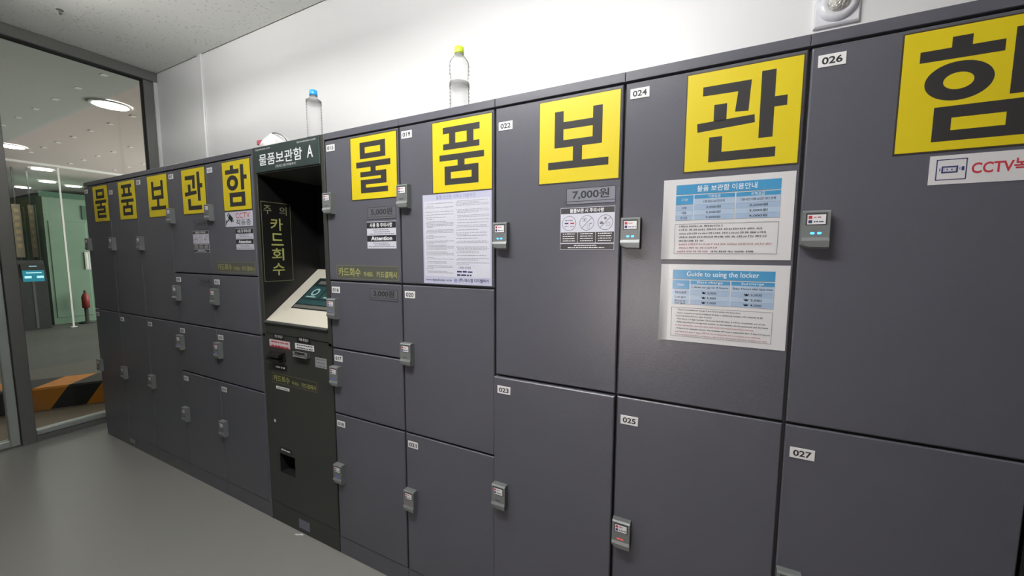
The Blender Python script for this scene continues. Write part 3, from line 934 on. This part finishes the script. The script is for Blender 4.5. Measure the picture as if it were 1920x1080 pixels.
# small logo between the two footers
q.disc(0.666, 1.301, 0.006, 'ink_lilac', .0012); q.poly([(0.662, 1.294), (0.673, 1.294), (0.675, 1.306), (0.669, 1.306)], 'ink_lilac', .0013)
q.build('lettering', t)['kind'] = 'stuff'
q = MB()
rl = random.Random(3)
z = 1.577
left = [1, 0, 1, 1, 0, 0, 1, 0, 1, 0, 1, 1, 0, 1, 1, 1, 1, 1, 0, 1, 1, 1, 0, 1, 1, 1, 0, 1, 1, 1, 1, 1, 1, 1, 0, 1, 1, 1, 0, 1, 1, 0, 1, 1, 0, 1, 1, 1, 0, 1, 1]
for k, on in enumerate(left):
    if on:
        q.blocks(0.536 + (0.006 if rl.random() < 0.4 else 0), 0.536 + 0.126 * rl.choice([0.3, 0.75, 0.95, 1.0, 1.0]), z - k * 0.0050, 0.0030, 'ink_grey', .0012, rl)
right = [1, 1, 1, 1, 0, 0, 1, 1, 1, 0, 1, 1, 0, 1, 0, 1, 0, 1, 1, 0, 1, 0, 1, 1, 1, 0, 1, 0, 1, 1, 0, 0, 1, 1, 1, 1, 1, 0, 1, 0, 1, 1, 0, 1, 1]
for k, on in enumerate(right):
    if on:
        q.blocks(0.672 + (0.005 if rl.random() < 0.5 else 0), 0.672 + 0.134 * rl.choice([0.4, 0.7, 0.95, 1.0, 1.0]), z + 0.003 - k * 0.0050, 0.0030, 'ink_grey', .0012, rl)
q.build('fine_print', t)['kind'] = 'stuff'


# laminated price tables on locker 024
def laminated(t, x0, x1, z0, z1, curl):
    q = MB()
    n, mrow = 90, 6
    ids = []
    for i in range(n + 1):
        tt = i / n
        col = []
        for j in range(mrow + 1):
            s = j / mrow
            lift = 0.0012 + 0.0003 * math.sin(tt * 9 + s * 3) ** 2
            dl = max(0.0, 0.075 - tt) / 0.075
            lift += curl * dl * dl * (0.55 + 0.45 * math.cos(s * 3.1))
            col.append(q.pt(x0 + (x1 - x0) * tt, z0 + (z1 - z0) * s, lift))
        ids.append(col)
    for i in range(n):
        for j in range(mrow):
            q.face([ids[i][j], ids[i + 1][j], ids[i + 1][j + 1], ids[i][j + 1]], 'paper')
    o = q.build('sheet', t)
    so = o.modifiers.new('thickness', 'SOLIDIFY'); so.thickness = 0.0004; so.offset = -1
    return o


def price_table(dz, title, tbox, size, heads, subs, rows, lines, boxz, label, curl, sheet):
    t = thing('price_table_sheet', (1.4995, 0, sheet[2]), label, 'notice', 'laminated price tables')
    laminated(t, *sheet, curl)
    A, B_, C_, D_, E_, F_ = 1.3845, 1.4265, 1.4288, 1.5212, 1.5238, 1.6168
    wq = 0.0022
    q = MB()
    q.rect(A, F_, dz - 0.0250, dz, 'table_blue', wq); q.rect(A, 1.4262, dz - 0.0515, dz - 0.0280, 'table_blue', wq)
    q.rect(C_, D_, dz - 0.0380, dz - 0.0278, 'table_blue', wq); q.rect(E_, F_, dz - 0.0380, dz - 0.0278, 'table_blue', wq)
    q.build('header_band', t)
    q = MB()
    ys = [dz - 0.0383, dz - 0.0540, dz - 0.0668, dz - 0.0805, dz - 0.0930]
    for k in range(4):
        mt = 'table_pale' if k % 2 == 0 else 'table_mid'
        q.rect(C_, D_, ys[k + 1] + .0005, ys[k], mt, wq); q.rect(E_, F_, ys[k + 1] + .0005, ys[k], mt, wq)
        if k:
            q.rect(A, 1.4262, ys[k + 1] + .0005, ys[k], mt, wq)
    q.build('table_cell', t)
    q = MB(); wt = 0.0025
    q.text(title, tbox[0], tbox[1], tbox[2], tbox[3], 'ink_white', wt, 0.005)
    q.text(size, 1.397, 1.414, dz - 0.0430, dz - 0.0360, 'ink_white', wt)
    for (a, bb), h in zip(((C_, D_), (E_, F_)), heads):
        c0 = (a + bb) / 2; hw = 0.0035 * len(h) if len(h) < 6 else 0.0027 * len(h)
        q.text(h, c0 - hw, c0 + hw, dz - 0.0368, dz - 0.0292, 'ink_white', wt)
    for (a, bb), h in zip(((C_, D_), (E_, F_)), subs):
        c0 = (a + bb) / 2; hw = min(0.0022 * len(h), 0.0425)
        q.text(h, c0 - hw, c0 + hw, dz - 0.0495, dz - 0.0425, 'ink', wt, 0.01)
    for k, (nm, p1, p2) in enumerate(rows):
        zc = (ys[k + 1] + ys[k + 2]) / 2
        wn = min(0.0055 * len(nm), 0.028) / 2
        if '\n' in nm:
            n1, n2 = nm.split('\n')
            q.text(n1, 1.392, 1.418, zc + .0005, zc + .0058, 'ink', wt); q.text(n2, 1.392, 1.418, zc - .0062, zc - .0008, 'ink', wt)
        else:
            q.text(nm, 1.405 - wn, 1.405 + wn, zc - .0033, zc + .0033, 'ink', wt)
        q.text(p1, 1.457, 1.491, zc - .0034, zc + .0034, 'ink', wt, 0.01); q.text(p2, 1.553, 1.592, zc - .0034, zc + .0034, 'ink', wt, 0.01)
    q.build('lettering', t)['kind'] = 'stuff'
    q = MB()
    q.frame(1.3845, 1.6165, boxz[0], boxz[1], 0.0008, 'ink_grey', wq)
    for body, a, bb, zc, mt in lines:
        if body:
            q.text(body, a, bb, zc - .0026, zc + .0024, mt, wt, 0.008)
        else:
            q.blocks(a, bb, zc, 0.0048, mt, wt)
    q.build('notes', t)['kind'] = 'stuff'


price_table(1.5803, '물품 보관함 이용안내', (1.4345, 1.5674, 1.5603, 1.5757), '구분', ('기본요금', '반복요금'), ('1회 또는 4시간까지', '기본시간 이후 4시간 마다 반복'),
            (('소형', '3,000원', '2,000원'), ('대형', '5,000원', '3,000원'), ('특대형', '7,000원', '4,000원')),
            ((None, 1.3950, 1.4985, 1.4712, 'ink'), (None, 1.3950, 1.5840, 1.4622, 'ink'), (None, 1.3955, 1.5960, 1.4524, 'ink'), (None, 1.3955, 1.5927, 1.4429, 'ink'),
             (None, 1.3955, 1.4558, 1.4331, 'ink'), (None, 1.3955, 1.6048, 1.4240, 'ink_dullred'), (None, 1.3970, 1.4895, 1.4145, 'ink_dullred'),
             (None, 1.3915, 1.4700, 1.4047, 'ink_dullred'), (None, 1.4720, 1.5731, 1.4047, 'ink')),
            (1.3985, 1.4778), 'laminated Korean price table with blue header on locker 024, upper sheet', 0.007, (1.353, 1.645, 1.3835, 1.5955))
price_table(1.3553, 'Guide to using the locker', (1.4190, 1.5833, 1.3345, 1.3515), 'Size', ('Base charge', 'Surcharge'), ('1 time or up to 4 hours', 'Every 4 hours after base time'),
            (('Small', '₩ 3,000', '₩ 2,000'), ('Large', '₩ 5,000', '₩ 3,000'), ('Extra\nlarge', '₩ 7,000', '₩ 4,000')),
            (("- There's no additional charge if you find it within the base time.", 1.3965, 1.5484, 1.2468, 'ink'),
             ('- If you continue to store it without finding it, additional charges will continue to be', 1.3965, 1.5960, 1.2380, 'ink'),
             ('  incurred every 4 hours after 4 hours.', 1.3965, 1.4844, 1.2298, 'ink'),
             ('- The key is a 4-digit number. Once you find the item, it will be completely out of use.', 1.3965, 1.6031, 1.2216, 'ink'),
             ('- After selecting the storage box number on the monitor, set the password, put the items', 1.3962, 1.6088, 1.2130, 'ink'),
             ('  in their apartment, close the door, and check the locked state before leaving.', 1.3962, 1.5780, 1.2042, 'ink_dullred'),
             ('- If there is no separate contact, the company will keep it separately after 3 days (72 hours)', 1.3960, 1.6133, 1.1956, 'ink'),
             ('  and discard it after 7 days (168 hours), so please be sure to contact us in advance.', 1.3960, 1.5943, 1.1865, 'ink_dullred'),
             ('※ Do not store valuables, as there is a risk of theft. (Password exposure, careless use, etc.)', 1.3960, 1.6080, 1.1785, 'ink_dullred')),
            (1.1737, 1.2535), 'laminated English price table titled Guide to using the locker, lower sheet', 0.012, (1.3545, 1.6465, 1.160, 1.3705))

# CCTV stickers
t = thing('cctv_sticker', (2.0, 0, 1.544), 'long white CCTV recording sticker with blue camera icon on locker 026', 'sticker')
q = MB(); q.box(1.873, 2.062, 1.544, 1.603, 0, 0.0008, 'paper'); q.build('sheet', t)
q = MB(); q.text('CCTV녹화중', 1.9354, 2.054, 1.5605, 1.588, 'ink_red', .0010, 0.024); q.build('lettering', t)
q = MB()
q.frame(1.8831, 1.9288, 1.5524, 1.5950, 0.0018, 'ink_navy', .0010)
q.frame(1.8915, 1.9158, 1.5667, 1.5808, 0.0026, 'ink_navy', .0010); q.frame(1.8950, 1.9122, 1.5697, 1.5778, 0.0009, 'ink_lilac', .0012)
q.disc(1.9, 1.5737, .0013, 'ink_navy', .0010); q.disc(1.907, 1.5737, .0013, 'ink_navy', .0010)
q.rect(1.8884, 1.8898, 1.5712, 1.577, 'ink_navy', .0010); q.rect(1.9175, 1.9195, 1.5722, 1.5772, 'ink_lilac', .0010); q.rect(1.921, 1.925, 1.5705, 1.5785, 'ink_navy', .0010)
q.build('camera_icon', t)

t = thing('cctv_sticker', (-0.66, 0, 1.530), 'white CCTV sticker with black camera icon under the sign on locker 011', 'sticker')
q = MB(); q.box(-0.780, -0.539, 1.531, 1.606, 0, 0.0008, 'paper_white'); q.build('sheet', t)
q = MB(); q.text('CCTV', -0.683, -0.562, 1.572, 1.599, 'ink_red', .0010, 0.0); q.text('작동중', -0.683, -0.556, 1.536, 1.566, 'ink', .0010, 0.005); q.build('lettering', t)
q = MB()
q.poly([(-0.755, 1.578), (-0.722, 1.552), (-0.708, 1.574), (-0.738, 1.597)], 'ink', .0010); q.line((-0.772, 1.552), (-0.740, 1.572), .007, 'ink', .0010)
q.line((-0.772, 1.540), (-0.772, 1.566), .006, 'ink', .0010); q.disc(-0.708, 1.560, .006, 'ink_grey', .0010); q.line((-0.760, 1.586), (-0.742, 1.603), .006, 'ink', .0010)
q.build('camera_icon', t)

# ------------------------------------------------------------------ payment kiosk
KX0, KX1 = -0.514, -0.0015
kio = thing('payment_kiosk', ((KX0 + KX1) / 2, 0.27, 0), 'dark payment kiosk with recessed touch screen between the two locker blocks', 'kiosk')
IX0, IX1, IZ0, IZ1, ID = -0.488, -0.025, 1.040, 1.774, 0.32
q = MB()
q.box(KX0, IX0, 0.98, TOP, -0.545, 0.0, 'kiosk', 0.002); q.box(IX1, KX1, 0.98, TOP, -0.545, 0.0, 'kiosk', 0.002)
q.box(IX0, IX1, IZ1, TOP, -0.545, -0.001, 'kiosk')
q.box(IX0, IX1, 0.98, IZ1, -0.545, -ID, 'recess_black')
q.build('housing', kio)
q = MB()
q.rect(IX0, IX1, IZ0, IZ1, 'recess_black', -ID + 0.001)
q.poly([(IX0, IZ1 - 0.0005), (IX1, IZ1 - 0.0005), (IX1, IZ1 - 0.0015), (IX0, IZ1 - 0.0015)], 'recess_black', -ID + 0.002)
q.build('recess_back', kio)
for xw, nm in ((IX0, 1), (IX1 - 0.0015, -1)):
    q = MB(); q.box(xw, xw + 0.0015, 1.0, IZ1, -ID, -0.004, 'recess_black'); q.build('recess_side', kio)
q = MB(); q.box(-0.4905, -0.0265, 1.779, 1.8985, -0.001, 0.004, 'kiosk_head', 0.0015); hd = q.build('header_sign', kio)
q = MB()
q.text('물품보관함', -0.4545, -0.139, 1.8095, 1.8625, 'ink_white', .0044, 0.012)
q.text('A', -0.106, -0.068, 1.8115, 1.8635, 'ink_white', .0044, 0.012)
q.text('Digitallocker.co.kr', -0.4815, -0.362, 1.8795, 1.8895, 'ink_white', .0044)
q.text('Systemlocker.co.kr', -0.172, -0.0435, 1.8790, 1.8890, 'ink_white', .0044)
q.text('(주)에스엠디지털락커', -0.331, -0.186, 1.7895, 1.8025, 'ink_white', .0044)
q.build('lettering', hd)
# caution sticker on the left inner wall of the recess
SW = ((IX0 + 0.0016, 0, 0), (0, 1, 0), (0, 0, 1), (1, 0, 0))
q = MB(*SW); q.box(0.010, 0.158, 1.253, 1.650, 0, 0.0006, 'recess_black'); cs = q.build('caution_sticker', kio)
q = MB(*SW)
q.frame(0.010, 0.158, 1.253, 1.650, 0.0018, 'olive_dim', .0008)
q.text('주', 0.022, 0.060, 1.590, 1.632, 'olive_dim', .0008); q.text('의', 0.100, 0.138, 1.590, 1.632, 'olive_dim', .0008)
for k, ch in enumerate('카드회수'):
    q.text(ch, 0.052, 0.114, 1.510 - k * 0.0755, 1.572 - k * 0.0755, 'olive', .0008, 0.012)
q.build('lettering', cs)
q = MB(); q.disc(-0.40, 1.70, 0.005, 'ink_white', -ID + 0.003); q.build('recess_screw', kio)
# sloping cream bezel with touch screen
SLv = Vector((0, 0.30, 0.245)).normalized(); SLn = Vector((0, -SLv.z, SLv.y))
BZ = ((0, 0.0, 1.060), (1, 0, 0), tuple(SLv), tuple(SLn))
q = MB(*BZ); q.box(-0.484, -0.028, 0.004, 0.392, -0.012, 0.0, 'bezel', 0.002); bz = q.build('screen_bezel', kio)
q = MB(*BZ); q.box(-0.486, -0.0265, -0.010, 0.004, -0.022, 0.001, 'kiosk', 0.002); q.build('bezel_lip', kio)
q = MB(*BZ)
q.rect(-0.393, -0.118, 0.096, 0.318, 'void', 0.0006); q.rect(-0.388, -0.123, 0.101, 0.313, 'screen_glass', 0.0010)
q.rect(-0.380, -0.262, 0.170, 0.255, 'screen_teal', 0.0013); q.rect(-0.252, -0.134, 0.170, 0.255, 'screen_teal', 0.0013)
q.ring(-0.321, 0.214, 0.016, 0.026, 'screen_light', 0.0016, 20); q.ring(-0.193, 0.214, 0.016, 0.026, 'screen_light', 0.0016, 20)
q.rect(-0.36, -0.29, 0.176, 0.184, 'screen_light', 0.0016); q.rect(-0.23, -0.16, 0.176, 0.184, 'screen_light', 0.0016)
q.rect(-0.382, -0.130, 0.130, 0.160, 'screen_teal', 0.0013); q.rect(-0.384, -0.127, 0.103, 0.122, 'screen_grey', 0.0013); q.rect(-0.36, -0.30, 0.272, 0.296, 'screen_grey', 0.0013)
q.build('touch_screen', bz)
# lower cabinet with return opening
HX0, HX1, HZ0, HZ1 = -0.4235, -0.304, 0.283, 0.385
q = MB()
q.box(KX0, KX1, 0.0, 0.98, -0.545, -0.10, 'kiosk')
for a, b2, c2, d2 in ((KX0, KX1, 0.108, HZ0), (KX0, KX1, HZ1, 0.994), (KX0, HX0, HZ0, HZ1), (HX1, KX1, HZ0, HZ1)):
    q.box(a, b2, c2, d2, -0.10, 0.0, 'kiosk')
q.build('lower_door', kio)
q = MB(); q.box(KX0, KX1, 0.997, 1.042, -0.10, -0.002, 'kiosk', 0.002); q.build('shelf_front', kio)
q = MB(); q.box(KX0, KX1, 0.0, 0.106, -0.10, -0.002, 'kiosk', 0.002); q.build('plinth', kio)
q = MB()
q.rect(HX0, HX1, HZ0, HZ1, 'void', -0.09); q.poly([(HX0, HZ0), (HX1, HZ0), (HX1, HZ0 + .001), (HX0, HZ0 + .001)], 'void', -0.05)
for a, b2, c2, d2 in ((HX0, HX0 + .001, HZ0, HZ1), (HX1 - .001, HX1, HZ0, HZ1), (HX0, HX1, HZ1 - .001, HZ1), (HX0, HX1, HZ0, HZ0 + .001)):
    q.box(a, b2, c2, d2, -0.09, -0.001, 'void')
q.build('return_tray', kio)


def klabel(name, x0, x1, z0, z1, mt, texts, ink, w=0.0):
    q = MB(); q.box(x0, x1, z0, z1, w, w + 0.0008, mt)
    for k, tx in enumerate(texts):
        n = len(texts); hh = (z1 - z0) / n
        zc = z1 - hh * (k + 0.5)
        m_ = 0.1 * (x1 - x0)
        if tx:
            q.text(tx, x0 + m_ * 1.4, x1 - m_ * 1.2, zc - hh * 0.3, zc + hh * 0.3, ink, w + 0.0010, 0.008)
        else:
            q.greek(x0 + m_, x1 - m_ * 0.7, zc, hh * 0.4, ink, w + 0.0010)
    return q.build(name, kio)


q = MB(); q.box(-0.458, -0.292, 0.803, 0.957, 0.0, 0.001, 'kiosk_patch'); q.build('reader_plate', kio)
klabel('slot_label', -0.425, -0.340, 0.9775, 1.0015, 'black_plastic', ['카드 투입구'], 'ink_white')
klabel('slot_label', -0.241, -0.147, 0.9795, 1.004, 'black_plastic', ['지폐 투입구'], 'ink_white')
o = klabel('warning_label', -0.456, -0.296, 0.932, 0.971, 'pink_label', ['', ''], 'ink_red', 0.001)
q = MB(); q.rect(-0.456, -0.296, 0.932, 0.9375, 'red_edge', 0.0022); q.build('red_line', o)
klabel('instruction_label', -0.258, -0.122, 0.945, 0.972, 'plate_white', ['', ''], 'ink')
klabel('slot_label', -0.425, -0.328, 0.8235, 0.8505, 'black_plastic', [''], 'ink_white', 0.001)
klabel('rating_label', -0.117, -0.040, 0.8745, 0.921, 'silver_label', ['', '', ''], 'ink_grey')
klabel('serial_label', -0.423, -0.319, 0.7225, 0.7365, 'plate_white', [''], 'ink_grey')
klabel('slot_label', -0.416, -0.324, 0.398, 0.4195, 'black_plastic', [''], 'ink_white')
klabel('silver_plate', -0.296, -0.214, 0.025, 0.073, 'silver_blue', ['', '', ''], 'ink_grey', -0.001)
q = card_strip((), -0.450, -0.113, 0.752, 0.801, '', parent=True, back='strip_kiosk'); q.build('card_reminder_strip', kio)
# card reader mouth
q = MB((-0.395, 0, 0.892))
q.box(-0.055, 0.060, -0.024, 0.024, 0.001, 0.012, 'black_plastic', 0.006)
q.prism([(0.022, 0.010), (0.018, 0.030), (0.004, 0.040), (0.000, 0.010)], -0.030, 0.058, 'black_plastic')
q.prism([(-0.006, 0.010), (-0.006, 0.036), (-0.020, 0.030), (-0.022, 0.010)], -0.052, 0.056, 'black_plastic')
q.build('card_reader', kio)
# chrome bill slot
q = MB((-0.203, 0, 0.922))
q.box(-0.052, 0.052, -0.011, 0.011, 0.0, 0.004, 'chrome', 0.002); q.box(-0.036, 0.034, -0.003, 0.008, 0.004, 0.0045, 'void')
q.box(-0.052, -0.038, -0.010, 0.013, 0.004, 0.020, 'chrome', 0.004); q.box(0.036, 0.052, -0.010, 0.013, 0.004, 0.020, 'chrome', 0.004)
q.box(-0.050, 0.050, -0.012, -0.005, 0.004, 0.022, 'chrome', 0.003)
q.build('bill_slot', kio)
q = MB((-0.442, 0, 0.552)); q.disc(0, 0, 0.008, 'key_white', 0.004, 18); q.ring(0, 0, 0.008, 0.0095, 'chrome', 0.003, 18); q.rect(-0.001, 0.001, -0.004, 0.004, 'void', 0.0042); q.box(-0.0065, 0.0065, -0.0065, 0.0065, 0, 0.0038, 'chrome')
q.build('key_lock', kio)

# ------------------------------------------------------------------ things on top of the lockers
def bottle(cx, cy, h, r, cap, label, band, waist):
    z0 = TOP + 0.0005
    t = thing('water_bottle', (cx, cy, z0), label, 'bottle', 'plastic bottles on the lockers')
    prof = [(0.0, r * .55), (0.004, r * .9), (0.012, r)]
    n = 11
    body_top = h * 0.70
    for k in range(n):
        za, zb = 0.016 + (body_top - 0.016) * k / n, 0.016 + (body_top - 0.016) * (k + 0.5) / n
        rw = 0.94 if waist and abs(za / h - waist) < 0.08 else 1.0
        prof += [(za, r * rw), (zb, r * rw * 0.93)]
    prof += [(body_top, r), (h * .77, r * .93), (h * .83, r * .66), (h * .872, r * .42), (h * .885, r * .40)]
    q = MB(); q.lathe(cx, cy, [(z0 + a, rr) for a, rr in prof], 'pet', 32); q.build('bottle_body', t)
    q = MB(); q.lathe(cx, cy, [(z0 + band - .007, r * 1.004), (z0 + band - .006, r * 1.012), (z0 + band + .006, r * 1.012), (z0 + band + .007, r * 1.004)], 'pet_refract_grey', 32); q.build('grip_band', t)  # grey tint stands in for darker refraction at the bottle's ring
    q = MB(); q.lathe(cx, cy, [(z0 + h * .873, r * .46), (z0 + h * .887, r * .47), (z0 + h * .888, r * .45)], 'pet', 24); q.build('neck_ring', t)
    q = MB()
    rc = 0.0168
    prof2 = [(z0 + h * .889, rc), (z0 + h * .915, rc * 1.0), (z0 + h * .99, rc * .97), (z0 + h, rc * .82)]
    q.lathe(cx, cy, prof2, cap, 26); q.build('cap', t)


bottle(0.655, 0.052, 0.222, 0.0355, 'cap_green', 'clear plastic bottle with lime green cap standing on locker 019', 0.092, 0.45)
bottle(-0.124, 0.052, 0.217, 0.0315, 'cap_blue', 'clear ribbed water bottle with blue cap standing on the kiosk', 0.165, 0)

# crumpled white plastic bag on the kiosk
t = thing('plastic_bag', (-0.44, 0.09, TOP), 'crumpled white plastic bag with red print on top of the kiosk', 'bag')
q = MB()
rb = random.Random(5)
NU, NV = 26, 14
cx, cy = -0.462, 0.085
rows = []
for j in range(NV):
    v = j / (NV - 1)
    row = []
    for i in range(NU):
        a = 2 * math.pi * i / NU
        rad = math.cos(v * math.pi / 2) ** 0.4
        k = 1 + 0.10 * math.sin(3 * a + 5 * v) + 0.06 * math.sin(7 * a - 9 * v) + rb.uniform(-.03, .03)
        xx = (0.095 if math.cos(a) < 0 else 0.135) * rad * k * math.cos(a); yy = 0.05 * rad * k * math.sin(a)
        hz = 0.066 * math.sin(v * math.pi / 2) * (1 + 0.25 * math.sin(2.2 * xx / 0.1 + 0.8)) * (1 if xx < 0.02 else max(0.25, 1 - (xx - 0.02) * 6))
        row.append(len(q.V)); q.V.append((cx + xx, cy + yy, TOP + 0.0005 + max(0, hz)))
    rows.append(row)
for j in range(NV - 1):
    for i in range(NU):
        i2 = (i + 1) % NU
        q.face([rows[j][i], rows[j][i2], rows[j + 1][i2], rows[j + 1][i]], 'bag_white', True)
q.face(rows[-1], 'bag_white', True)
q.build('bag_body', t)
q = MB((0, 0.044, 0)); q.box(-0.546, -0.508, 1.930, 1.952, -0.012, 0.002, 'bag_red', 0.002); q.build('red_print', t)
q = MB()
pts = [(-0.43, 1.975), (-0.40, 1.972), (-0.365, 1.958), (-0.33, 1.936), (-0.315, 1.915)]
for (a, bb), (c2, d2) in zip(pts, pts[1:]):
    q.V += [(a, 0.045, bb), (a, 0.052, bb + .002), (a, 0.052, bb - .004), (c2, 0.045, d2), (c2, 0.052, d2 + .002), (c2, 0.052, d2 - .004)]
    n = len(q.V) - 6
    for f_ in ((0, 1, 4, 3), (0, 3, 5, 2), (1, 2, 5, 4)):
        q.face([n + k for k in f_], 'bag_dark')
q.build('bag_handle', t)

# ------------------------------------------------------------------ emergency lamp on the rear wall
t = thing('emergency_lamp', (1.824, YW, 2.168), 'white square emergency lamp with round ribbed lens on the rear wall', 'lamp')
EX, EZ = 1.824, 2.232
LM = ((EX, YW, EZ), (1, 0, 0), (0, 0, 1), (0, -1, 0))
q = MB(*LM); q.box(-0.061, 0.061, -0.063, 0.063, 0.0, 0.016, 'lamp_white', 0.004); q.build('base_plate', t)


def dome(prof, mt, name):
    q = MB(*LM)
    n = 36
    rings = [[q.pt(r * math.cos(2 * math.pi * i / n), r * math.sin(2 * math.pi * i / n), wz) for i in range(n)] for r, wz in prof]
    for k in range(len(rings) - 1):
        for i in range(n):
            q.face([rings[k][i], rings[k][(i + 1) % n], rings[k + 1][(i + 1) % n], rings[k + 1][i]], mt, True)
    q.face(rings[-1], mt, True)
    q.build(name, t)


dome([(0.055, 0.015), (0.053, 0.024), (0.045, 0.031), (0.036, 0.034), (0.032, 0.031)], 'lamp_white', 'lamp_ring')
dome([(0.0318, 0.030), (0.031, 0.034), (0.026, 0.041), (0.016, 0.046), (0.006, 0.048)], 'lamp_lens', 'lens')

# ------------------------------------------------------------------ paper scrap on the floor
q = MB()
sp = [(-0.297, -0.022), (-0.283, -0.019), (-0.270, -0.010), (-0.258, -0.008)]
for (a, bb), (c2, d2) in zip(sp, sp[1:]):
    n = len(q.V)
    q.V += [(a, bb - .002, 0.001), (c2, d2 - .002, 0.001), (c2, d2 + .002, 0.006), (a, bb + .002, 0.006), (a, bb + .0035, 0.001), (c2, d2 + .0035, 0.001)]
    q.face([n, n + 1, n + 2, n + 3], 'scrap'); q.face([n + 3, n + 2, n + 5, n + 4], 'scrap'); q.face([n, n + 4, n + 5, n + 1], 'scrap')
tag(q.build('paper_scrap', base=(-0.278, -0.015, 0)), 'tiny torn white scrap on the floor in front of the kiosk', 'scrap')

for o in bpy.data.objects:
    if '_base' in o:
        del o['_base']
